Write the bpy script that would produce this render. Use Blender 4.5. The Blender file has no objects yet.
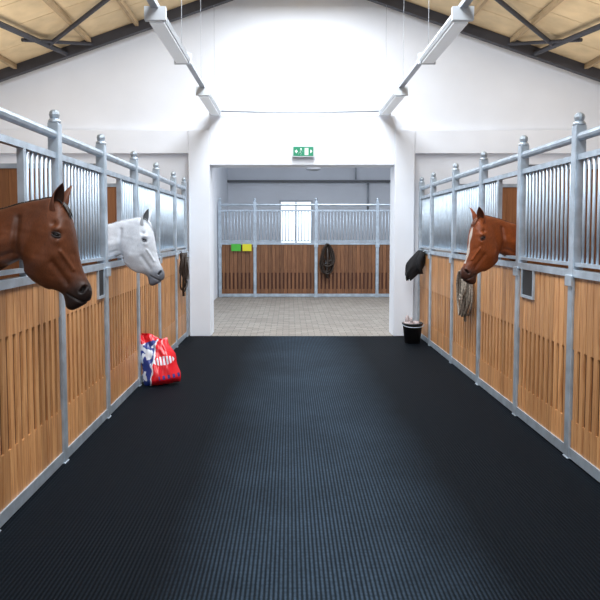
import bpy, math, random
import numpy as np
from mathutils import Vector, Matrix
random.seed(7); rng=np.random.RandomState(7)
scene=bpy.context.scene
try:
    scene.view_settings.view_transform='Standard'
except Exception: pass

# ---------------------------------------------------------------- materials
def new_mat(name):
    m=bpy.data.materials.new(name); m.use_nodes=True
    nt=m.node_tree; b=nt.nodes['Principled BSDF']
    return m,nt,b
def simple(name,col,rough=.5,metal=0,noise=.0,nscale=5,bump=0,emit=None,estr=0,alpha=None):
    m,nt,b=new_mat(name)
    b.inputs['Base Color'].default_value=(*col,1)
    b.inputs['Roughness'].default_value=rough
    b.inputs['Metallic'].default_value=metal
    if emit:
        b.inputs['Emission Color'].default_value=(*emit,1); b.inputs['Emission Strength'].default_value=estr
    if noise>0 or bump>0:
        tc=nt.nodes.new('ShaderNodeTexCoord'); n=nt.nodes.new('ShaderNodeTexNoise')
        n.inputs['Scale'].default_value=nscale; n.inputs['Detail'].default_value=6
        nt.links.new(tc.outputs['Object'],n.inputs['Vector'])
        if noise>0:
            r=nt.nodes.new('ShaderNodeValToRGB')
            r.color_ramp.elements[0].position=.3; r.color_ramp.elements[1].position=.7
            r.color_ramp.elements[0].color=(*[c*(1-noise) for c in col],1)
            r.color_ramp.elements[1].color=(*[min(1,c*(1+noise)) for c in col],1)
            nt.links.new(n.outputs['Fac'],r.inputs['Fac']); nt.links.new(r.outputs['Color'],b.inputs['Base Color'])
        if bump>0:
            bp=nt.nodes.new('ShaderNodeBump'); bp.inputs['Strength'].default_value=bump; bp.inputs['Distance'].default_value=.01
            nt.links.new(n.outputs['Fac'],bp.inputs['Height']); nt.links.new(bp.outputs['Normal'],b.inputs['Normal'])
    return m
def wood_mat(name,c0,c1,rough=.5):
    m,nt,b=new_mat(name); N=nt.nodes; L=nt.links
    tc=N.new('ShaderNodeTexCoord'); mp=N.new('ShaderNodeMapping'); mp.inputs['Scale'].default_value=(16,16,.9)
    n=N.new('ShaderNodeTexNoise'); n.inputs['Scale'].default_value=2.4; n.inputs['Detail'].default_value=10; n.inputs['Distortion'].default_value=.8; n.inputs['Roughness'].default_value=.68
    r=N.new('ShaderNodeValToRGB'); r.color_ramp.elements[0].position=.34; r.color_ramp.elements[1].position=.66
    r.color_ramp.elements[0].color=(*c0,1); r.color_ramp.elements[1].color=(*c1,1)
    at=N.new('ShaderNodeAttribute'); at.attribute_name='tone'
    mx=N.new('ShaderNodeMix'); mx.data_type='RGBA'; mx.blend_type='MULTIPLY'; mx.inputs[0].default_value=1
    L.new(tc.outputs['Object'],mp.inputs['Vector']); L.new(mp.outputs['Vector'],n.inputs['Vector'])
    L.new(n.outputs['Fac'],r.inputs['Fac']); L.new(r.outputs['Color'],mx.inputs[6]); L.new(at.outputs['Fac'],mx.inputs[7])
    L.new(mx.outputs[2],b.inputs['Base Color']); b.inputs['Roughness'].default_value=rough
    bp=N.new('ShaderNodeBump'); bp.inputs['Strength'].default_value=.15; bp.inputs['Distance'].default_value=.004
    L.new(n.outputs['Fac'],bp.inputs['Height']); L.new(bp.outputs['Normal'],b.inputs['Normal'])
    return m
M_wood=wood_mat('oiled_plank_wood',(.42,.17,.058),(.76,.41,.175),.45)
M_wood2=wood_mat('partition_wood',(.22,.08,.03),(.36,.15,.055),.55)
M_slot=simple('slot_dark_wood',(.07,.020,.008),.7)
M_galv=simple('galvanised_steel',(.50,.58,.66),.38,.55,.18,9)
M_galv2=simple('galvanised_bar',(.56,.67,.78),.4,.3,.1,12)
M_black=simple('hatch_dark',(.015,.015,.017),.5)
M_wall=simple('white_plaster',(.83,.865,.93),.85,0,.035,1.3,.05)
M_wallb=simple('white_plaster_trim',(.82,.855,.92),.8,0,.03,2)
M_beam=simple('dark_rafter_steel',(.045,.045,.055),.55,.2,.2,4)
M_white=simple('white_enamel',(.62,.66,.70),.35)
M_diff=simple('lamp_diffuser',(.75,.8,.85),.3,0,emit=(1,1,1),estr=.15)
M_gray=simple('grey_pipe',(.42,.45,.5),.4,.4)

# ---------------------------------------------------------------- mesh builder
class MB:
    def __init__(s): s.v=[];s.f=[];s.m=[];s.t=[]
    def add(s,vs,fs,mat=0,tone=1.0):
        o=len(s.v); s.v+= [tuple(map(float,v)) for v in vs]
        for f in fs: s.f.append(tuple(i+o for i in f)); s.m.append(mat); s.t.append(tone)
    def box(s,x0,x1,y0,y1,z0,z1,mat=0,tone=1.0):
        vs=[(x0,y0,z0),(x1,y0,z0),(x1,y1,z0),(x0,y1,z0),(x0,y0,z1),(x1,y0,z1),(x1,y1,z1),(x0,y1,z1)]
        s.add(vs,[(0,3,2,1),(4,5,6,7),(0,1,5,4),(1,2,6,5),(2,3,7,6),(3,0,4,7)],mat,tone)
    def path(s,pts,rad,n=8,mat=0,flat=1.0,closed=False):
        pts=[Vector(p) for p in pts]; k=len(pts)
        if not hasattr(rad,'__len__'): rad=[rad]*k
        vs=[];fs=[]; prev=None
        for i,p in enumerate(pts):
            if closed: t=pts[(i+1)%k]-pts[i-1]
            else: t=pts[min(i+1,k-1)]-pts[max(i-1,0)]
            t.normalize()
            if prev is None:
                a=Vector((0,0,1)) if abs(t.z)<.9 else Vector((1,0,0))
                u=t.cross(a).normalized()
            else:
                u=(prev-t*prev.dot(t)); u=u.normalized() if u.length>1e-6 else prev
            prev=u; w=t.cross(u)
            for j in range(n):
                a=2*math.pi*j/n
                vs.append(p+u*math.cos(a)*rad[i]+w*math.sin(a)*rad[i]*flat)
        R=k if closed else k-1
        for i in range(R):
            for j in range(n):
                a=i*n+j;b=i*n+(j+1)%n;c=((i+1)%k)*n+(j+1)%n;d=((i+1)%k)*n+j
                fs.append((a,b,c,d))
        if not closed:
            fs.append(tuple(range(n))[::-1]); fs.append(tuple((k-1)*n+j for j in range(n)))
        s.add(vs,fs,mat)
    def sphere(s,c,r,mat=0,n=12,sc=(1,1,1)):
        vs=[];fs=[]
        for i in range(n//2+1):
            th=math.pi*i/(n//2)
            for j in range(n):
                ph=2*math.pi*j/n
                vs.append((c[0]+r*sc[0]*math.sin(th)*math.cos(ph),c[1]+r*sc[1]*math.sin(th)*math.sin(ph),c[2]+r*sc[2]*math.cos(th)))
        for i in range(n//2):
            for j in range(n):
                fs.append((i*n+j,(i+1)*n+j,(i+1)*n+(j+1)%n,i*n+(j+1)%n))
        s.add(vs,fs,mat)
    def obj(s,name,mats,smooth=False,parent=None,bevel=0):
        me=bpy.data.meshes.new(name); me.from_pydata(s.v,[],s.f)
        for m in mats: me.materials.append(m)
        me.polygons.foreach_set('material_index',s.m)
        a=me.attributes.new('tone','FLOAT','FACE'); a.data.foreach_set('value',s.t)
        if smooth: me.polygons.foreach_set('use_smooth',[True]*len(me.polygons))
        me.update()
        o=bpy.data.objects.new(name,me); scene.collection.objects.link(o)
        if parent: o.parent=parent
        if bevel>0:
            b=o.modifiers.new('bevel','BEVEL'); b.width=bevel; b.segments=2; b.limit_method='ANGLE'
        return o
def empty(name,loc=(0,0,0),rotz=0):
    e=bpy.data.objects.new(name,None); e.location=loc; e.rotation_euler=(0,0,rotz); scene.collection.objects.link(e); return e
def prism_y(name,outline,y0,y1,mat):
    n=len(outline); b=MB()
    vs=[(x,y0,z) for x,z in outline]+[(x,y1,z) for x,z in outline]
    fs=[tuple(range(n)),tuple(range(2*n-1,n-1,-1))]+[(i,i+n,(i+1)%n+n,(i+1)%n) for i in range(n)]
    b.add(vs,fs); return b.obj(name,[mat])

# ---------------------------------------------------------------- shell
RX,RZ,SL=.17,5.5,.343
XL,XR=-5.4,5.74
zr=lambda x: RZ-SL*abs(x-RX)
WY=10.06
# rubber floor
def rubber():
    m,nt,b=new_mat('ribbed_rubber_matting'); N=nt.nodes;L=nt.links
    tc=N.new('ShaderNodeTexCoord'); sp=N.new('ShaderNodeSeparateXYZ'); L.new(tc.outputs['Object'],sp.inputs[0])
    def mth(op,a,bv=None):
        n=N.new('ShaderNodeMath'); n.operation=op
        if isinstance(a,(int,float)): n.inputs[0].default_value=a
        else: L.new(a,n.inputs[0])
        if bv is not None:
            if isinstance(bv,(int,float)): n.inputs[1].default_value=bv
            else: L.new(bv,n.inputs[1])
        return n.outputs[0]
    sx=mth('SINE',mth('MULTIPLY',sp.outputs[0],2*math.pi/.021)); sy=mth('SINE',mth('MULTIPLY',sp.outputs[1],2*math.pi/.030))
    rib=mth('MULTIPLY',mth('ADD',sx,1),.5); dot=mth('ADD',mth('MULTIPLY',sy,.12),.86)
    pr=mth('MULTIPLY',rib,dot)
    n1=N.new('ShaderNodeTexNoise'); n1.inputs['Scale'].default_value=1.1; n1.inputs['Detail'].default_value=10; n1.inputs['Roughness'].default_value=.78
    L.new(tc.outputs['Object'],n1.inputs['Vector'])
    n2=N.new('ShaderNodeTexNoise'); n2.inputs['Scale'].default_value=45; n2.inputs['Detail'].default_value=5
    L.new(tc.outputs['Object'],n2.inputs['Vector'])
    xc=mth('ABSOLUTE',mth('SUBTRACT',sp.outputs[0],.2))
    tr=N.new('ShaderNodeMapRange'); tr.interpolation_type='SMOOTHSTEP'
    L.new(xc,tr.inputs['Value']); tr.inputs['From Min'].default_value=1.2; tr.inputs['From Max'].default_value=.1
    mid_patch=mth('MULTIPLY',tr.outputs[0],mth('ADD',mth('MULTIPLY',n1.outputs['Fac'],.85),mth('MULTIPLY',n2.outputs['Fac'],.25)))  # patchy mask: mat turns lighter and bluer towards the aisle centre
    dr=N.new('ShaderNodeMapRange'); L.new(mid_patch,dr.inputs['Value']); dr.inputs['From Min'].default_value=.14; dr.inputs['From Max'].default_value=.80
    mix=N.new('ShaderNodeMix'); mix.data_type='RGBA'; mix.inputs[6].default_value=(.0028,.0040,.0060,1); mix.inputs[7].default_value=(.028,.044,.064,1)
    L.new(dr.outputs[0],mix.inputs[0])
    m2=N.new('ShaderNodeMix'); m2.data_type='RGBA'; m2.blend_type='MULTIPLY'; m2.inputs[0].default_value=1
    L.new(mix.outputs[2],m2.inputs[6])
    cr=N.new('ShaderNodeMapRange'); L.new(mth('MULTIPLY',pr,mth('ADD',mth('MULTIPLY',n2.outputs['Fac'],1.4),.3)),cr.inputs['Value']); cr.inputs['From Min'].default_value=.1; cr.inputs['From Max'].default_value=.8; cr.inputs['To Min'].default_value=.35; cr.inputs['To Max'].default_value=1.8
    L.new(cr.outputs[0],m2.inputs[7]); L.new(m2.outputs[2],b.inputs['Base Color'])
    b.inputs['Roughness'].default_value=.7; b.inputs['Specular IOR Level'].default_value=.07
    b.inputs['Specular Tint'].default_value=(.5,.75,1,1)
    bp=N.new('ShaderNodeBump'); bp.inputs['Strength'].default_value=.7; bp.inputs['Distance'].default_value=.003
    L.new(pr,bp.inputs['Height']); L.new(bp.outputs['Normal'],b.inputs['Normal'])
    return m
b=MB(); b.box(-1.62,2.04,-4,WY,-.1,0); b.obj('floor',[rubber()])
M_bed=simple('sawdust_bedding',(.42,.30,.17),.95,0,.3,12,.5)
b=MB(); b.box(XL,-1.62,-4,WY,-.1,-.002); b.box(2.04,XR,-4,WY,-.1,-.002); b.obj('floor_stalls',[M_bed])
m,nt,bs=new_mat('grey_brick_paving'); tc=nt.nodes.new('ShaderNodeTexCoord'); mp=nt.nodes.new('ShaderNodeMapping'); mp.inputs['Scale'].default_value=(1,1,1)
br=nt.nodes.new('ShaderNodeTexBrick'); br.inputs['Scale'].default_value=1; br.inputs['Brick Width'].default_value=.2; br.inputs['Row Height'].default_value=.1
br.inputs['Mortar Size'].default_value=.006
br.inputs['Color1'].default_value=(.25,.22,.19,1); br.inputs['Color2'].default_value=(.34,.31,.27,1); br.inputs['Mortar'].default_value=(.12,.11,.10,1)
nt.links.new(tc.outputs['Object'],mp.inputs[0]); nt.links.new(mp.outputs[0],br.inputs['Vector']); nt.links.new(br.outputs['Color'],bs.inputs['Base Color']); bs.inputs['Roughness'].default_value=.75
b=MB(); b.box(-6,6.5,WY,19.3,-.1,0); b.obj('floor_paving',[m])
eL,eR=zr(XL),zr(XR)
prism_y('wall_back',[(XL,0),(-1.2,0),(-1.2,2.605),(1.6,2.605),(1.6,0),(XR,0),(XR,eR),(RX,RZ),(XL,eL)],WY+.1,WY+.42,M_wall)
b=MB()
b.box(-1.52,-1.2,WY-.02,WY+.1,0,3.13); b.box(1.6,1.9,WY-.02,WY+.1,0,3.13)
b.box(-1.2,1.6,WY-.0,WY+.1,2.605,3.35)
b.box(XL,-1.52,WY+.0,WY+.1,2.78,3.13); b.box(1.9,XR,WY+.0,WY+.1,2.78,3.13)
b.obj('trim_1',[M_wallb],bevel=.008)
b=MB(); b.box(XL-.2,XL,-4,WY+.4,0,eL); b.obj('wall_left',[M_wall])
b=MB(); b.box(XR,XR+.2,-4,WY+.4,0,eR); b.obj('wall_right',[M_wall])
prism_y('wall_front',[(XL,0),(-1.5,0),(-1.5,3),(1.9,3),(1.9,0),(XR,0),(XR,eR),(RX,RZ),(XL,eL)],-4.3,-4.0,M_wall)
# roof
M_roof=simple('timber_roof_lining',(.72,.55,.33),.8,0,.14,3)
b=MB()
for x0,x1 in ((XL-.3,RX),(RX,XR+.3)):
    nb=24
    for i in range(nb):
        y0=-4.3+i*(14.8/nb); y1=y0+14.8/nb-.012
        za,zb=zr(x0),zr(x1)
        b.add([(x0,y0,za),(x1,y0,zb),(x1,y1,zb),(x0,y1,za),(x0,y0,za+.08),(x1,y0,zb+.08),(x1,y1,zb+.08),(x0,y1,za+.08)],
          [(0,3,2,1),(4,5,6,7),(0,1,5,4),(1,2,6,5),(2,3,7,6),(3,0,4,7)])
b.add([(XL-.3,-4.3,zr(XL-.3)+.1),(RX,-4.3,RZ+.1),(RX,10.5,RZ+.1),(XL-.3,10.5,zr(XL-.3)+.1)],[(0,1,2,3)])
b.add([(RX,-4.3,RZ+.1),(XR+.3,-4.3,zr(XR+.3)+.1),(XR+.3,10.5,zr(XR+.3)+.1),(RX,10.5,RZ+.1)],[(0,1,2,3)])
b.obj('ceiling',[M_roof])
M_purl=simple('purlin_timber',(.42,.30,.17),.7,0,.15,5)
roof=empty('roof_truss')
b=MB()
for yy in (9.93,5.5,2.2,-1.2):
    for s,xe in ((-1,XL),(1,XR)):
        za=zr(xe)
        b.add([(xe,yy-.05,za-.15),(RX,yy-.05,RZ-.15),(RX,yy+.05,RZ-.15),(xe,yy+.05,za-.15),(xe,yy-.05,za-.002),(RX,yy-.05,RZ-.002),(RX,yy+.05,RZ-.002),(xe,yy+.05,za-.002)],
          [(0,3,2,1),(4,5,6,7),(0,1,5,4),(1,2,6,5),(2,3,7,6),(3,0,4,7)])
for sx in (-1,1):
    def P(dx,y,dz): return (RX+sx*dx,y,zr(RX+sx*dx)-dz)
    b.path([P(3.55,9.4,.1),P(2.1,8.3,.1)],.03,8)
    b.path([P(3.45,9.9,.1),P(3.75,7.9,.1)],.04,8)
    b.path([P(3.05,9.9,.1),P(3.7,8.9,.1)],.025,8)
b.obj('rafters',[M_beam],parent=roof)
b=MB()
for sx in (-1,1):
    for k in (1.2,2.4,3.1,4.2,4.8):
        x=RX+sx*k; z=zr(x); b.box(x-.025,x+.025,-4,WY,z-.07,z-.005)
b.obj('purlins',[M_purl],parent=roof)

# ---------------------------------------------------------------- cross aisle room
b=MB(); b.box(-1.95,-1.75,13.2,19.3,0,4.2); b.obj('wall_far_left',[M_wall])
b=MB(); b.box(5.0,5.2,WY+.42,19.3,0,4.2); b.obj('wall_far_right',[M_wall])
b=MB(); wy=19.0
b.box(-1.75,-.28,wy,wy+.3,0,4.2); b.box(.68,5.0,wy,wy+.3,0,4.2); b.box(-.28,.68,wy,wy+.3,0,1.2); b.box(-.28,.68,wy,wy+.3,2.5,4.2)
b.obj('wall_far',[M_wall])
b=MB()
for a in ((-.28,-.23,1.2,2.5),(.63,.68,1.2,2.5),(-.23,.63,1.2,1.25),(-.23,.63,2.45,2.5),(.18,.22,1.25,2.45)):
    b.box(a[0],a[1],wy+.05,wy+.12,a[2],a[3])
b.obj('window_1',[M_white])
b=MB(); b.box(-6,6.5,WY+.42,19.3,4.2,4.3); b.obj('ceiling_far',[M_wall])
b=MB(); b.box(-1.75,5.0,18.85,19.0,3.0,3.06); b.obj('trim_2',[simple('dark_beam',(.12,.125,.14),.5)])
b=MB(); b.path([(2.25,18.9,2.98),(2.25,18.9,2.2)],.03,8); b.path([(1.9,18.9,3.5),(1.9,18.9,3.08)],.02,8); b.obj('drain_pipe',[M_gray],smooth=True)
b=MB(); b.sphere((.55,15,3.02),.13,sc=(1.4,1,.45)); b.path([(.55,15,3.05),(.55,15,4.2)],.012,6); b.obj('pendant_lamp',[M_gray],smooth=True)

# ---------------------------------------------------------------- stall fronts
def stall_front(name,posts,loc,rotz,side,openings={},slot=(.38,1.0),hatches=(),bsp=.070,woodm=None):
    root=empty(name,loc,rotz)
    p=MB()
    for u in posts:
        p.box(u-.037,u+.037,-.037,.037,0,2.33); p.box(u-.042,u+.042,-.042,.042,0,.01)
        p.path([(u,0,2.33),(u,0,2.345),(u,0,2.36)],[.043,.043,.028],12)
        p.sphere((u,0,2.385),.036,n=12)
        p.box(u-.05,u+.05,side*.037,side*.055,1.22,1.30)
    p.obj('posts',[M_galv],parent=root,bevel=.006)
    r=MB(); bar=MB(); w=MB()
    for i in range(len(posts)-1):
        a=posts[i]+.037; c=posts[i+1]-.037
        r.path([(a,0,2.25),(c,0,2.25)],.03,10)
        r.box(a,c,-.02,.02,2.09,2.13); r.box(a,c,-.034,.034,1.285,1.335); r.box(a,c,-.022,.022,1.36,1.385)
        r.box(a,c,-.03,.03,.012,.085)
        segs=[(a,c)]
        if i in openings:
            o0,o1=openings[i]; segs=[]
            if o0-a>.08: segs.append((a,o0)); r.box(o0-.02,o0+.02,-.02,.02,1.335,2.09)
            if c-o1>.08: segs.append((o1,c)); r.box(o1-.02,o1+.02,-.02,.02,1.335,2.09)
        for s0,s1 in segs:
            n=max(1,int((s1-s0)/bsp)); st=(s1-s0)/n
            for k in range(1,n) : 
                u=s0+st*k; bar.path([(u,0,1.385),(u,0,2.09)],.0105,8)
        n=round((c-a)/.094); st=(c-a)/n
        for k in range(n):
            t=rng.uniform(.72,1.10); u0=a+st*k; u1=u0+st
            for (g,z0,z1) in ((.004,.085,slot[0]),(.021,slot[0],slot[1]),(.004,slot[1],1.285)):
                if z1>z0: w.box(u0+g,u1-g,-.02,.02,z0,z1,0,t)
        w.box(a,c,-.006,.006,.085,1.285,1)
    for (h0,h1) in hatches:
        y0,y1=sorted((side*.02,side*.035))
        r.box(h0-.022,h0,y0,y1,1.05,1.285); r.box(h1,h1+.022,y0,y1,1.05,1.285); r.box(h0,h1,y0,y1,1.05,1.072)
        y0,y1=sorted((side*.02,side*.026)); w.box(h0,h1,y0,y1,1.072,1.28,2)  # flat black sheet paints in the darkness inside the hatch opening
    r.obj('rails',[M_galv],parent=root)
    bar.obj('bars',[M_galv2],smooth=True,parent=root)
    w.obj('planks',[woodm or M_wood,M_slot,M_black],parent=root)
    return root
R90=math.pi/2
LP=[-2.3,-1.15,0,1.15,2.27,3.4,4.5,5.6,6.78,7.9,9.07,10.0]
RP=[-2.3,-1.15,0,1.15,2.3,3.45,4.6,5.68,6.83,7.97,9.2,10.0]
XLF,XRF=-1.58,2.0
stall_front('horse_stall_front',LP,(XLF,0,0),R90,-1,{5:(3.45,3.93),7:(5.65,6.17)},(.38,1.02),[(5.36,5.51)])
stall_front('horse_stall_front',RP,(XRF,0,0),R90,1,{7:(5.72,6.3)},(.28,.78),[(5.32,5.56)])
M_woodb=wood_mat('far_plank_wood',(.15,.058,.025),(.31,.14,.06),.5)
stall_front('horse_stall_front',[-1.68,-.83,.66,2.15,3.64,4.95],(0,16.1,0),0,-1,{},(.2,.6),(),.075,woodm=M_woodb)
def partition(x0,x1,y):
    b=MB(); n=int((x1-x0)/.14); st=(x1-x0)/n
    for k in range(n): b.box(x0+k*st,x0+(k+1)*st-.003,y-.02,y+.02,.02,2.13,0,rng.uniform(.8,1.1))
    b.box(x0,x1,y-.03,y+.03,2.13,2.17,1)
    b.obj('stall_partition',[M_wood2,M_galv])
for y in (1.15,3.4,5.6,7.9): partition(XL+.01,XLF-.05,y)
for y in (1.15,3.45,5.68,7.97): partition(XRF+.05,XR-.01,y)

# ---------------------------------------------------------------- light fixtures
def light_row(x,name='fluorescent_light_row'):
    root=empty(name,(x,0,3.38)); t=MB()
    t.box(-.03,.03,0,10.0,.05,.09); t.path([(.0,0,.11),(0,10.03,.11)],.012,6)
    t.obj('cable_tray',[M_gray],parent=root)
    h=MB()
    for y0 in (-.6+.0,2.5,5.55,8.55):
        y1=y0+1.42
        vs=[];pr=[(-.05,.06),(.05,.06),(.085,.0),(.07,-.03),(-.07,-.03),(-.085,.0)]
        for y in (y0,y1): vs+=[(px,y,pz) for px,pz in pr]
        fs=[(0,1,2,3,4,5),(11,10,9,8,7,6)]+[(i,i+6,(i+1)%6+6,(i+1)%6) for i in range(6)]
        h.add(vs,fs); h.box(-.06,.06,y0+.06,y1-.06,-.05,-.03,1)
        h.box(-.088,.088,y0-.02,y0+.03,-.045,.065); h.box(-.088,.088,y1-.03,y1+.02,-.045,.065)
    h.obj('housings',[M_white,M_diff],parent=root)
    w=MB()
    for y in (1,3,5,6.9,8.4,9.9):
        w.path([(0,y,.09),(0,y,zr(x)-3.38-.01)],.003,5)
    w.obj('suspension_wires',[M_gray],parent=root)
light_row(-1.1); light_row(1.43)
b=MB(); b.path([(-1.1,WY-.05,3.40),(-.3,WY-.05,3.385),(.5,WY-.05,3.385),(1.43,WY-.05,3.40)],.013,8)
b.obj('cable_conduit',[M_gray],smooth=True)

# exit sign
sg=empty('exit_sign',(.215,WY-.05,2.8))
b=MB(); b.box(-.165,.165,-.03,.03,-.085,.085); b.obj('case',[M_white],parent=sg,bevel=.006)
M_green=simple('exit_green',(.0,.20,.10),.4,emit=(0,.5,.2),estr=.1); M_sw=simple('exit_white',(.8,.9,.85),.4,emit=(1,1,1),estr=.15)
b=MB(); b.box(-.15,.15,-.034,-.03,-.068,.068,0)
b.sphere((-.035,-.036,.035),.013,1,8,(1,.2,1))
b.path([(-.035,-.037,.02),(-.045,-.037,-.015),(-.03,-.037,-.03),(-.04,-.037,-.055)],.007,6,1,.3); b.path([(-.045,-.037,-.01),(-.065,-.037,-.02),(-.075,-.037,-.045)],.006,6,1,.3)
b.path([(-.06,-.037,.0),(-.038,-.037,.015),(-.015,-.037,.0)],.005,6,1,.3)
b.box(.02,.075,-.037,-.034,-.055,.05,1)
b.add([(-.13,-.037,0),(-.1,-.037,.03),(-.1,-.037,-.03)],[(0,2,1)],1); b.box(-.1,-.085,-.037,-.034,-.01,.01,1)
b.add([(.135,-.037,0),(.105,-.037,.03),(.105,-.037,-.03)],[(0,1,2)],1)
b.obj('pictogram',[M_green,M_sw],parent=sg)

b=MB(); b.box(-1.40,-1.17,16.02,16.03,1.13,1.30); b.obj('green_notice_plate',[simple('notice_green',(.08,.5,.05),.5)])
b=MB(); b.box(-1.13,-.91,16.02,16.03,1.13,1.30); b.obj('yellow_notice_plate',[simple('notice_yellow',(.8,.72,.03),.5)])

# ---------------------------------------------------------------- horses
U=.00545
def pz(y): return 1.6-(y-232)*U
SEC=[ # us,uz, ls,lz, halfwidth, k
 (-2.02,1.34,-2.02,1.18,.05,0),(-1.98,1.46,-1.99,1.05,.17,0),(-1.85,1.56,-1.86,.97,.25,0),(-1.6,1.60,-1.6,.90,.28,0),
 (-1.3,1.53,-1.3,.84,.29,0),(-1.05,1.52,-1.0,.82,.28,0),(-.85,1.58,-.75,.84,.25,-.1),(-.68,1.63,-.52,.92,.22,-.2),
 (-.48,1.66,-.36,1.08,.17,-.25),(-.26,1.68,-.2,1.25,.12,-.25),(0,pz(209),0,1.385,.092,-.25),(22*U,pz(203),14*U,pz(264),.080,-.2),
 (42*U,pz(199),21*U,pz(261),.074,-.1),(56*U,pz(197),24*U,pz(263),.076,.0),(67*U,pz(203),25*U,pz(269),.088,.1),(74*U,pz(216),28*U,pz(278),.100,.25),
 (78*U,pz(231),37*U,pz(286),.096,.25),(80.5*U,pz(246),49*U,pz(291),.072,.15),(83*U,pz(260),59*U,pz(294),.054,.10),(86.5*U,pz(273),65*U,pz(298),.047,.05),
 (92*U,pz(285),67*U,pz(304),.053,.0),(95*U,pz(295),69*U,pz(311),.054,0),(93*U,pz(303),74*U,pz(314),.042,0),(87*U,pz(308),80*U,pz(312),.02,0)]
def crom(P,t):
    P=np.array(P); n=len(P); i=min(int(t),n-2); f=t-i
    a=P[max(i-1,0)];b_=P[i];c=P[i+1];d=P[min(i+2,n-1)]
    return .5*((2*b_)+(-a+c)*f+(2*a-5*b_+4*c-d)*f*f+(-a+3*b_-3*c+d)*f**3)
def sm(x,a,b_):
    t=np.clip((x-a)/(b_-a),0,1); return t*t*(3-2*t)
def seg_dist(S,Z,p,q):
    p=np.array(p);q=np.array(q);d=q-p;L=(d**2).sum()
    t=np.clip(((S-p[0])*d[0]+(Z-p[1])*d[1])/L,0,1)
    return np.hypot(S-(p[0]+t*d[0]),Z-(p[1]+t*d[1]))
M_eye=simple('horse_eye',(.008,.004,.003),.06)
def make_horse(name,loc,rotz,scale,coat,shade,points,muzzle,manecol,maneside=1,seed=1,legdark=True,blaze=False):
    random.seed(seed)
    root=empty(name,loc,rotz); root.scale=(scale,)*3
    mb=MB(); n=36; sub=6; T=(len(SEC)-1)*sub
    vs=[]
    for i in range(T+1):
        us,uz,ls,lz,w,k=crom(SEC,i/sub)
        for j in range(n):
            a=2*math.pi*j/n; c=math.cos(a); s_=math.sin(a)
            cx=(us+ls)/2+(us-ls)/2*c; cz=(uz+lz)/2+(uz-lz)/2*c
            lat=w*math.copysign(abs(s_)**.85,s_)*(1+k*c)
            vs.append((cx,lat,cz))
    fs=[(i*n+j,i*n+(j+1)%n,(i+1)*n+(j+1)%n,(i+1)*n+j) for i in range(T) for j in range(n)]
    fs+=[tuple(range(n))[::-1],tuple(T*n+j for j in range(n))]
    mb.add(vs,fs)
    for sy in (-1,1):
        y=sy*.14
        def leg(pts): mb.path([(p[0],y*(p[3] if len(p)>3 else 1),p[1]) for p in pts],[p[2] for p in pts],16)
        leg([(-.56,1.25,.10,.9),(-.6,1.08,.125),(-.64,.9,.095),(-.62,.7,.068),(-.61,.52,.052),(-.61,.46,.05),(-.62,.4,.038),(-.63,.22,.036),(-.62,.17,.04),(-.59,.1,.034),(-.57,.06,.05),(-.555,.0,.062)])
        leg([(-1.78,1.3,.13,.8),(-1.72,1.12,.17,.95),(-1.66,.95,.14),(-1.72,.76,.085),(-1.84,.58,.056),(-1.86,.52,.055),(-1.84,.44,.042),(-1.82,.22,.038),(-1.81,.17,.042),(-1.77,.1,.035),(-1.75,.06,.05),(-1.735,.0,.062)])
    tmp=mb.obj('tmp',[])
    rm=tmp.modifiers.new('r','REMESH'); rm.mode='VOXEL'; rm.voxel_size=.006
    s2=tmp.modifiers.new('s','SMOOTH'); s2.factor=.5; s2.iterations=6
    dg=bpy.context.evaluated_depsgraph_get(); me=bpy.data.meshes.new_from_object(tmp.evaluated_get(dg))
    bpy.data.objects.remove(tmp)
    N=len(me.vertices); co=np.empty(N*3); me.vertices.foreach_get('co',co); co=co.reshape(-1,3)
    no=np.empty(N*3); me.vertices.foreach_get('normal',no); no=no.reshape(-1,3)
    S,Y,Z=co[:,0].copy(),co[:,1].copy(),co[:,2].copy()
    sd=sm(np.abs(Y),.015,.045)
    EY=(65*U,pz(235)); NO=(88.5*U,pz(292))
    disp=np.zeros(N)
    g=lambda c,r: np.exp(-(((S-c[0])**2+(Z-c[1])**2)/(r*r)))
    disp+=sd*(.017*g((EY[0]+.006,EY[1]+.027),.020) -.012*g(EY,.018) -.014*g((EY[0]-.014,EY[1]+.062),.018)+.008*g((EY[0]+.008,EY[1]-.036),.018))
    disp+=sd*(.014*g((42*U,pz(262)),.06))
    d=seg_dist(S,Z,(69*U,pz(252)),(79*U,pz(271))); disp+=sd*.011*np.exp(-(d/.009)**2)
    d=seg_dist(S,Z,(60*U,pz(264)),(72*U,pz(285))); disp-=sd*.012*np.exp(-(d/.018)**2)
    d=seg_dist(S,Z,(82*U,pz(256)),(87*U,pz(276))); disp-=sd*.006*np.exp(-(d/.014)**2)*(np.abs(Y)>.02)
    d=seg_dist(S,Z,(24*U,pz(218)),(21*U,pz(255))); disp-=sd*.013*np.exp(-(d/.016)**2)
    d=seg_dist(S,Z,(27*U,pz(272)),(50*U,pz(291))); disp+=.006*np.exp(-(d/.014)**2)
    d=seg_dist(S,Z,(-.3,1.46),(18*U,pz(240))); disp+=sd*.010*np.exp(-(d/.035)**2)
    d=seg_dist(S,Z,(-.25,1.34),(16*U,pz(254))); disp-=sd*.009*np.exp(-(d/.014)**2)
    dn=seg_dist(S,Z,(NO[0]-.008,NO[1]-.008),(NO[0]+.006,NO[1]+.012)); sn=sm(np.abs(Y),.012,.03)
    disp+=sn*(.012*np.exp(-(dn/.022)**2)-.030*np.exp(-(dn/.0095)**2))
    dm=seg_dist(S,Z,(72*U,pz(296)),(93*U,pz(307))); disp-=.009*np.exp(-(dm/.006)**2)*(S>60*U)
    disp+=.006*g((72*U,pz(309)),.02)
    rel=np.sin(S*61+Z*23+np.sin(Z*47)*1.3)*np.sin(Z*53-S*31); disp+=.0012*rel*sd
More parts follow.
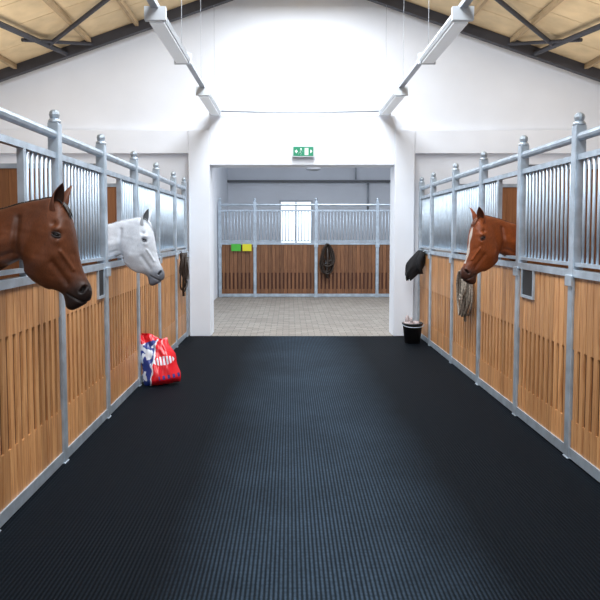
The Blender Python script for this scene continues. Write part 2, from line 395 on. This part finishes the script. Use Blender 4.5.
    co2=co+no*disp[:,None]; me.vertices.foreach_set('co',co2.ravel())
    base=np.array(coat)[None,:].repeat(N,0)
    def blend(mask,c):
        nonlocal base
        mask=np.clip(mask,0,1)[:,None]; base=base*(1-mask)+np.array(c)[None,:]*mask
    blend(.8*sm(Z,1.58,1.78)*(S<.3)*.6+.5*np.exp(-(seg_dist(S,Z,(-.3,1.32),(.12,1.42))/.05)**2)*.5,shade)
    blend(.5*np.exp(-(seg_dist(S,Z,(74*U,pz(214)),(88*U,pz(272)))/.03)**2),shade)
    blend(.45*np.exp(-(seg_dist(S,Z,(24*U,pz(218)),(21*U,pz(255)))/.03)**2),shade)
    hx=(S-60*U)*(.35)+(pz(240)-Z)*.94
    blend(sm(hx,.19,.33)*(S>.2)*(Z<1.6),muzzle)
    blend(.75*g(EY,.028)*sd,muzzle)
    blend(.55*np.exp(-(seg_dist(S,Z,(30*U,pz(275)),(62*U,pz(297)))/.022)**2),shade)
    if blaze:
        fr=np.exp(-(seg_dist(S,Z,(75*U,pz(218)),(87*U,pz(272)))/.03)**2)
        wv=.015+.006*np.sin(Z*40)
        blend((fr>.25)*sm(-np.abs(Y),-wv-.003,-wv+.003)*.85*(Z<pz(217)),(.5,.46,.42))
    if legdark: blend(sm(-Z,-.62,-.45),points)
    blend(sm(-Z,-.075,-.065),(.03,.025,.02))
    blend(np.exp(-(dn/.010)**2)*sn,(.004,.003,.003)); blend(.85*np.exp(-(dm/.0045)**2)*(S>60*U),(.01,.007,.006))
    at=me.attributes.new('coat','FLOAT_COLOR','POINT'); at.data.foreach_set('color',np.concatenate([base,np.ones((N,1))],1).ravel())
    me.polygons.foreach_set('use_smooth',[True]*len(me.polygons))
    m,nt,bs=new_mat(name+'_coat'); a=nt.nodes.new('ShaderNodeAttribute'); a.attribute_name='coat'
    tc=nt.nodes.new('ShaderNodeTexCoord'); nz=nt.nodes.new('ShaderNodeTexNoise'); nz.inputs['Scale'].default_value=9; nz.inputs['Detail'].default_value=10; nz.inputs['Roughness'].default_value=.75
    pale=coat[0]>.4
    mr=nt.nodes.new('ShaderNodeMapRange'); mr.inputs['To Min'].default_value=.8 if pale else .5; mr.inputs['To Max'].default_value=1.2 if pale else 1.5
    mx=nt.nodes.new('ShaderNodeMix'); mx.data_type='RGBA'; mx.blend_type='MULTIPLY'; mx.inputs[0].default_value=1
    nt.links.new(tc.outputs['Object'],nz.inputs[0]); nt.links.new(nz.outputs['Fac'],mr.inputs[0]); nt.links.new(a.outputs['Color'],mx.inputs[6]); nt.links.new(mr.outputs[0],mx.inputs[7])
    mp=nt.nodes.new('ShaderNodeMapping'); mp.inputs['Rotation'].default_value=(0,math.radians(20),0); mp.inputs['Scale'].default_value=(260,260,45)
    n3=nt.nodes.new('ShaderNodeTexNoise'); n3.inputs['Scale'].default_value=1.0; n3.inputs['Detail'].default_value=3
    nt.links.new(tc.outputs['Object'],mp.inputs[0]); nt.links.new(mp.outputs[0],n3.inputs[0])
    mr2=nt.nodes.new('ShaderNodeMapRange'); mr2.inputs['From Min'].default_value=.25; mr2.inputs['From Max'].default_value=.75; mr2.inputs['To Min'].default_value=.85 if pale else .72; mr2.inputs['To Max'].default_value=1.15 if pale else 1.28
    nt.links.new(n3.outputs['Fac'],mr2.inputs[0])
    mx2=nt.nodes.new('ShaderNodeMix'); mx2.data_type='RGBA'; mx2.blend_type='MULTIPLY'; mx2.inputs[0].default_value=1
    nt.links.new(mx.outputs[2],mx2.inputs[6]); nt.links.new(mr2.outputs[0],mx2.inputs[7]); nt.links.new(mx2.outputs[2],bs.inputs['Base Color'])
    bs.inputs['Roughness'].default_value=.46; bs.inputs['Specular IOR Level'].default_value=.3
    bp=nt.nodes.new('ShaderNodeBump'); bp.inputs['Strength'].default_value=.35; bp.inputs['Distance'].default_value=.002
    nt.links.new(n3.outputs['Fac'],bp.inputs['Height']); nt.links.new(bp.outputs['Normal'],bs.inputs['Normal'])
    me.materials.clear(); me.materials.append(m)
    o=bpy.data.objects.new('body',me); scene.collection.objects.link(o); o.parent=root
    # eyes
    near=(np.hypot(S-EY[0],Z-EY[1])<.012); ymax=np.abs(co2[near,1]).max() if near.any() else .09
    e=MB(); lid=MB()
    for sy in (-1,1):
        e.sphere((EY[0],sy*(ymax-.010),EY[1]),.0185,0,20,(1.15,.95,.9))
        for up in (1,-1):
            pts=[]
            for k in range(9):
                t=math.pi*k/8
                pts.append((EY[0]-.025*math.cos(t)*.98+.002,sy*(ymax-.002+.005*math.sin(t)),EY[1]+up*.0125*math.sin(t)+.006*math.cos(t)))
            lid.path(pts,[.003]+[.006]*7+[.003],8)
    e.obj('eyes',[M_eye],smooth=True,parent=root)
    lid.obj('eyelids',[simple(name+'_lid',[(c*.5+d_*.3) for c,d_ in zip(muzzle,shade)],.6)],smooth=True,parent=root)
    # ears
    M_ear=simple(name+'_ear',coat,.6,0,.15,20); M_in=simple(name+'_ear_inner',[c*.35 for c in coat],.8)
    eb=MB()
    for sy in (-1,1):
        vs=[];L=.165; nu=12; na=13
        base_=Vector((62*U,sy*.045,pz(207))); ax=Vector((.30,sy*.14,1)).normalized()
        face=Vector((.75,sy*.65,0)); face=(face-ax*face.dot(ax)).normalized(); side_=ax.cross(face)
        for layer in (0,1):
            for i in range(nu+1):
                u=i/nu; wd=.037*(math.sin(math.pi*min(1,(.28+.72*u)))**.75 if u<1 else 0)+.0006
                wd-=layer*.0035 if u<.95 else 0; wd=max(wd,.0004)
                cen=base_+ax*(L*(u-.12))+face*(.018*u*u)
                half=math.radians(165-70*min(1,u*1.6))
                for j in range(na):
                    a=-half+2*half*j/(na-1)
                    vs.append(cen-face*math.cos(a)*wd*.75+side_*math.sin(a)*wd)
        o1=(nu+1)*na
        f0=[(i*na+j,i*na+j+1,(i+1)*na+j+1,(i+1)*na+j) for i in range(nu) for j in range(na-1)]
        f1=[tuple(o1+q for q in f[::-1]) for f in f0]
        fe=[(i*na,(i+1)*na,o1+(i+1)*na,o1+i*na) for i in range(nu)]+[(i*na+na-1,o1+i*na+na-1,o1+(i+1)*na+na-1,(i+1)*na+na-1) for i in range(nu)]
        k0=len(eb.v)
        eb.add(vs,f0+fe,0); 
        for f in f1: eb.f.append(tuple(q+k0 for q in f)); eb.m.append(1); eb.t.append(1)
    eb.obj('ears',[M_ear,M_in],smooth=True,parent=root)
    # mane and forelock
    mm=MB()
    for i in range(420):
        t=random.uniform(7.2,13.5); us,uz,ls,lz,w,k=crom(SEC,t)
        L=random.uniform(.10,.19); x=us+random.uniform(-.006,.006); y00=random.uniform(-.008,.004)*maneside; wob=random.uniform(-.006,.006)
        pts=[]
        for q in range(7):
            f=q/6; fall=L*f
            wy_=w*(1-abs(k))*min(1,math.sqrt(max(0,fall/.09)))*1.02+.003
            pts.append((x-.03*f+wob*math.sin(3*f),y00*(1-f)+maneside*wy_*(1 if q else .0),uz+.004-fall*.95))
        mm.path(pts,[.004,.0065,.0065,.006,.005,.0035,.001],5,0,.6)
    for i in range(44):
        y0=random.uniform(-.022,.022); L=random.uniform(.05,.12); pts=[]
        for q in range(6):
            f=q/5; us,uz,ls,lz,w,k=crom(SEC,13.0+f*L*19)
            dx=us-ls;dz=uz-lz;l=math.hypot(dx,dz)
            pts.append((us+dx/l*.005,y0*(1+f*.6)+random.uniform(-.002,.002),uz+dz/l*.005))
        mm.path(pts,[.003,.005,.005,.004,.003,.001],5,0,.6)
    for i in range(40):
        a=random.uniform(-.05,.05);b2=random.uniform(-.04,.04)
        mm.path([(-2.0,a*.4,1.38),(-2.07,a*.8,1.3),(-2.1+b2,a,1.1),(-2.1+b2,a,.8),(-2.08+b2,a*.8,.5+random.uniform(-.05,.05))],[.02,.02,.018,.014,.003],6)
    mm.obj('mane_and_tail',[simple(name+'_hair',manecol,.55,0,.3,40)],smooth=True,parent=root)
    return root
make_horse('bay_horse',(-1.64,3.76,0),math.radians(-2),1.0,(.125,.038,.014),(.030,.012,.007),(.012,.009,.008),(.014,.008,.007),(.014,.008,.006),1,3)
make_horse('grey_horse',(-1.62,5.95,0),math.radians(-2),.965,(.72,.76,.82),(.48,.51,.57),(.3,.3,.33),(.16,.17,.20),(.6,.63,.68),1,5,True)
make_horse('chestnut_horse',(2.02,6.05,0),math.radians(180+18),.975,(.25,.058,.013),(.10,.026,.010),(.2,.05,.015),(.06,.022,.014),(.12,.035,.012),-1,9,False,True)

# ---------------------------------------------------------------- feed sack
def sack(name,loc,rot,W,H,T,mat,seed=0):
    r=np.random.RandomState(seed); b=MB(); nu,nv=34,42; vs=[]
    ph=r.uniform(0,6,4)
    for side_ in (1,-1):
        for i in range(nv+1):
            v=i/nv
            for j in range(nu+1):
                u=j/nu*2-1
                bul=(1-abs(u)**3.5)*(min(1,(v/.10))**.5)*((1-v)**.5)*(1.15-.35*v)
                wv=.012*math.sin(6*u+5*v+ph[0])+.011*math.sin(11*v-4*u+ph[1])+.008*math.sin(19*v+9*u)+.006*math.sin(23*u-8*v)
                wv*=(.35+v)*(1-u*u)
                ww=W/2*(1+.07*math.sin(math.pi*min(1,v*1.6))-.16*v*v)
                lean=.09*v*v
                x=u*ww-.05*v*v+.010*math.sin(14*v+ph[2])*u; y=side_*T/2*bul+wv*side_*.9+(.018*math.sin(8*u+ph[2])*v*v)+lean
                z=(H-(.5+.5*u)*.15*v)*v+.014*math.sin(5*u+ph[3])*v - .02*(1-abs(u)**2)*v**3
                vs.append((x,y,z))
    o1=(nu+1)*(nv+1); f0=[]
    for i in range(nv):
        for j in range(nu):
            a=i*(nu+1)+j; f0.append((a,a+nu+1,a+nu+2,a+1))
    f1=[tuple(o1+q for q in f[::-1]) for f in f0]
    b.add(vs,f0+f1)
    bot=[(j,j+1,o1+j+1,o1+j) for j in range(nu)]; b.f+=bot; b.m+=[0]*nu; b.t+=[1]*nu
    o=b.obj(name,[mat],smooth=True); o.location=loc; o.rotation_euler=rot
    return o
def sack_mat(name):
    m,nt,bs=new_mat(name); N=nt.nodes;L=nt.links
    tc=N.new('ShaderNodeTexCoord'); sp=N.new('ShaderNodeSeparateXYZ'); L.new(tc.outputs['Object'],sp.inputs[0])
    nz=N.new('ShaderNodeTexNoise'); nz.inputs['Scale'].default_value=9; L.new(tc.outputs['Object'],nz.inputs[0])
    X,Z=sp.outputs[0],sp.outputs[2]
    def mth(op,a,bv=0):
        n=N.new('ShaderNodeMath'); n.operation=op
        for i,q in enumerate((a,bv)):
            if isinstance(q,(int,float)): n.inputs[i].default_value=q
            else: L.new(q,n.inputs[i])
        return n.outputs[0]
    def ov(col,mask,c):
        mx=N.new('ShaderNodeMix'); mx.data_type='RGBA'; L.new(mask,mx.inputs[0])
        if isinstance(col,tuple): mx.inputs[6].default_value=(*col,1)
        else: L.new(col,mx.inputs[6])
        mx.inputs[7].default_value=(*c,1); return mx.outputs[2]
    red=(.68,.010,.02);wh=(.70,.74,.82);bl=(.02,.045,.24)
    d=mth('ADD',mth('ADD',X,mth('MULTIPLY',Z,-.30)),mth('MULTIPLY',nz.outputs['Fac'],.08))
    col=ov(red,mth('LESS_THAN',d,-.095),wh)
    col=ov(col,mth('LESS_THAN',d,-.112),bl)
    st=mth('GREATER_THAN',nz.outputs['Fac'],.53)
    col=ov(col,mth('MULTIPLY',st,mth('LESS_THAN',d,-.12)),wh)
    top=mth('GREATER_THAN',mth('ADD',Z,mth('MULTIPLY',nz.outputs['Fac'],.08)),.50); col=ov(col,top,red)
    dx=mth('DIVIDE',mth('SUBTRACT',X,.04),.11); dz=mth('DIVIDE',mth('SUBTRACT',Z,.25),.045)
    e=mth('LESS_THAN',mth('ADD',mth('MULTIPLY',dx,dx),mth('MULTIPLY',dz,dz)),1.0)
    t2=mth('GREATER_THAN',mth('SINE',mth('MULTIPLY',X,190)),-.3)
    col=ov(col,mth('MULTIPLY',e,t2),wh)
    band=mth('MULTIPLY',mth('GREATER_THAN',Z,.06),mth('LESS_THAN',Z,.10)); band=mth('MULTIPLY',band,mth('GREATER_THAN',mth('SINE',mth('MULTIPLY',X,120)),.1)); band=mth('MULTIPLY',band,mth('GREATER_THAN',X,-.04))
    col=ov(col,band,bl)
    L.new(col,bs.inputs['Base Color']); bs.inputs['Roughness'].default_value=.28
    return m
sack('feed_sack',(-1.32,6.84,0),(math.radians(-6),math.radians(-7),math.radians(14)),.36,.62,.21,sack_mat('feed_sack_print'),seed=1)

# ---------------------------------------------------------------- bucket
bk=empty('feed_bucket',(1.78,9.45,0))
b=MB(); n=28
prof=[(.0,.004),(.105,.004),(.11,.0),(.14,.27),(.15,.27),(.15,.29),(.135,.29),(.103,.02),(.0,.02)]
vs=[(r*math.cos(2*math.pi*j/n),r*math.sin(2*math.pi*j/n),z) for r,z in prof for j in range(n)]
b.add(vs,[(i*n+j,i*n+(j+1)%n,(i+1)*n+(j+1)%n,(i+1)*n+j) for i in range(len(prof)-1) for j in range(n)])
b.obj('pail',[simple('black_rubber',(.02,.02,.022),.5)],smooth=True,parent=bk)
b=MB(); b.path([(.15*math.cos(math.pi*k/12),-.06-.1*math.sin(math.pi*k/12),.27-.03*math.sin(math.pi*k/12)) for k in range(13)],.006,6); b.obj('handle',[M_galv],smooth=True,parent=bk)
b=MB()
for (x,y,z,r,sc) in ((-.05,0,.28,.085,(1,.9,.5)),(.05,.03,.28,.06,(1,1,.6)),(-.08,-.02,.33,.04,(.8,.8,1.9)),(-.03,-.05,.33,.03,(.7,.8,1.6))): b.sphere((x,y,z),r,0,14,sc)
o=b.obj('grooming_cloths',[simple('pale_cloth',(.5,.42,.42),.9,0,.4,20,.8)],smooth=True,parent=bk)

# ---------------------------------------------------------------- halters / rope / jacket
def loops(name,loc,rotz,mat,seed,W=.1,H=.55,r=.009,nl=5):
    rr=random.Random(seed); root=empty(name,loc,rotz); b=MB()
    b.path([(0,0,.02),(0,-.03,.02),(0,-.035,-.02)],.006,6)
    for i in range(nl):
        w=W*rr.uniform(.5,1.1); h=H*rr.uniform(.5,1); x0=rr.uniform(-.02,.02); y0=-.02-.012*i; pts=[]
        for k in range(20):
            a=2*math.pi*k/20
            pts.append((x0+w*math.sin(a)*(.45+.55*(1-math.cos(a))/2)+rr.uniform(-.006,.006),y0+.01*math.sin(2*a),-h/2*(1-math.cos(a))))
        b.path(pts,r,6,0,.6,closed=True)
    b.path([(0,-.05,0),(.02,-.05,-H*.5),(-.01,-.05,-H*.9),(.01,-.05,-H*1.1)],r*1.2,8)
    ring=[(.03*math.cos(2*math.pi*k/14),-.06,-H*.62+.03*math.sin(2*math.pi*k/14)) for k in range(14)]
    b.path(ring,.005,6,1,closed=True)
    b.obj('straps',[mat,M_galv],smooth=True,parent=root); return root
M_rope=simple('pale_cotton_rope',(.26,.22,.18),.9,0,.5,60,.5)
M_leather=simple('dark_leather',(.03,.018,.012),.45)
loops('rope_halter',(1.955,7.10,1.18),-R90,M_rope,2,.22,.50,.013,9)
loops('leather_halter',(-1.535,9.25,1.30),R90,M_leather,4,.12,.55,.013,7)
loops('leather_halter',(.92,16.03,1.30),0,M_leather,6,.2,.75,.03,9)
jk=empty('hanging_jacket',(1.93,9.6,1.31)); b=MB(); vs=[]; nu,nv=28,20
prof=[(.0,.05,.02),(-.03,.085,-.04),(-.06,.115,-.12),(-.09,.125,-.20),(-.13,.10,-.28),(-.17,.065,-.35),(-.19,.03,-.40)]
for i in range(nv+1):
    t=i/nv*(len(prof)-1); cx,wd,z=crom(prof,t)
    for j in range(nu):
        a=2*math.pi*j/nu; rip=1+.16*math.sin(6*a+t*.8)*(t/6)+.05*math.sin(3*a+2*t)
        vs.append((cx+wd*math.cos(a)*rip,wd*.75*math.sin(a)*rip,z+.03*math.sin(3*a)*(t/6)))
b.add(vs,[(i*nu+j,i*nu+(j+1)%nu,(i+1)*nu+(j+1)%nu,(i+1)*nu+j) for i in range(nv) for j in range(nu)]+[tuple(range(nu)),tuple(nv*nu+j for j in range(nu))[::-1]])
b.path([(.0,-.08,-.0),(-.06,-.10,-.14),(-.03,-.10,-.32)],[.035,.042,.034],10)
b.obj('cloth',[simple('black_cloth',(.008,.008,.010),.85,0,.3,12,.5)],smooth=True,parent=jk)
b=MB(); b.path([(.05,-.06,.03),(-.03,-.10,-.02),(-.02,-.10,-.10)],.008,8); b.obj('piping',[simple('pale_piping',(.5,.55,.6),.7)],smooth=True,parent=jk)

# ---------------------------------------------------------------- lights
def area(name,loc,sx,sy,power,rot=(0,0,0),col=(1,1,1)):
    l=bpy.data.lights.new(name,'AREA'); l.shape='RECTANGLE'; l.size=sx; l.size_y=sy; l.energy=power; l.color=col
    o=bpy.data.objects.new(name,l); o.location=loc; o.rotation_euler=rot; scene.collection.objects.link(o); return o
area('skylight_lamp',(RX,6.8,5.0),1.4,5.0,370,col=(.90,.95,1))
area('skylight_lamp',(RX,.8,5.0),1.4,5.0,330,col=(.90,.95,1))
area('cross_aisle_fill',(1.2,13.2,4.1),3,3,200,col=(.92,.96,1))  # unseen fill light added to brighten the cross aisle room
for x in (-3.4,3.8):
    area('roof_fill',(x,7.6,2.35),1.0,2.5,36,rot=(math.pi,0,0),col=(1,.96,.90))  # added fill lights without fixtures, aimed up to brighten the roof lining
w=bpy.data.worlds.new('sky'); scene.world=w; w.use_nodes=True
bg=w.node_tree.nodes['Background']; bg.inputs[0].default_value=(.8,.9,1,1); bg.inputs[1].default_value=1.9

cd=bpy.data.cameras.new('camera'); cam=bpy.data.objects.new('camera',cd); scene.collection.objects.link(cam)
cam.location=(0,0,1.6); cam.rotation_euler=(math.radians(90-3.5),0,0)
cd.sensor_width=36; cd.lens=39.6; cd.shift_x=11/600; cd.shift_y=-28/600; cd.clip_start=.05
scene.camera=cam
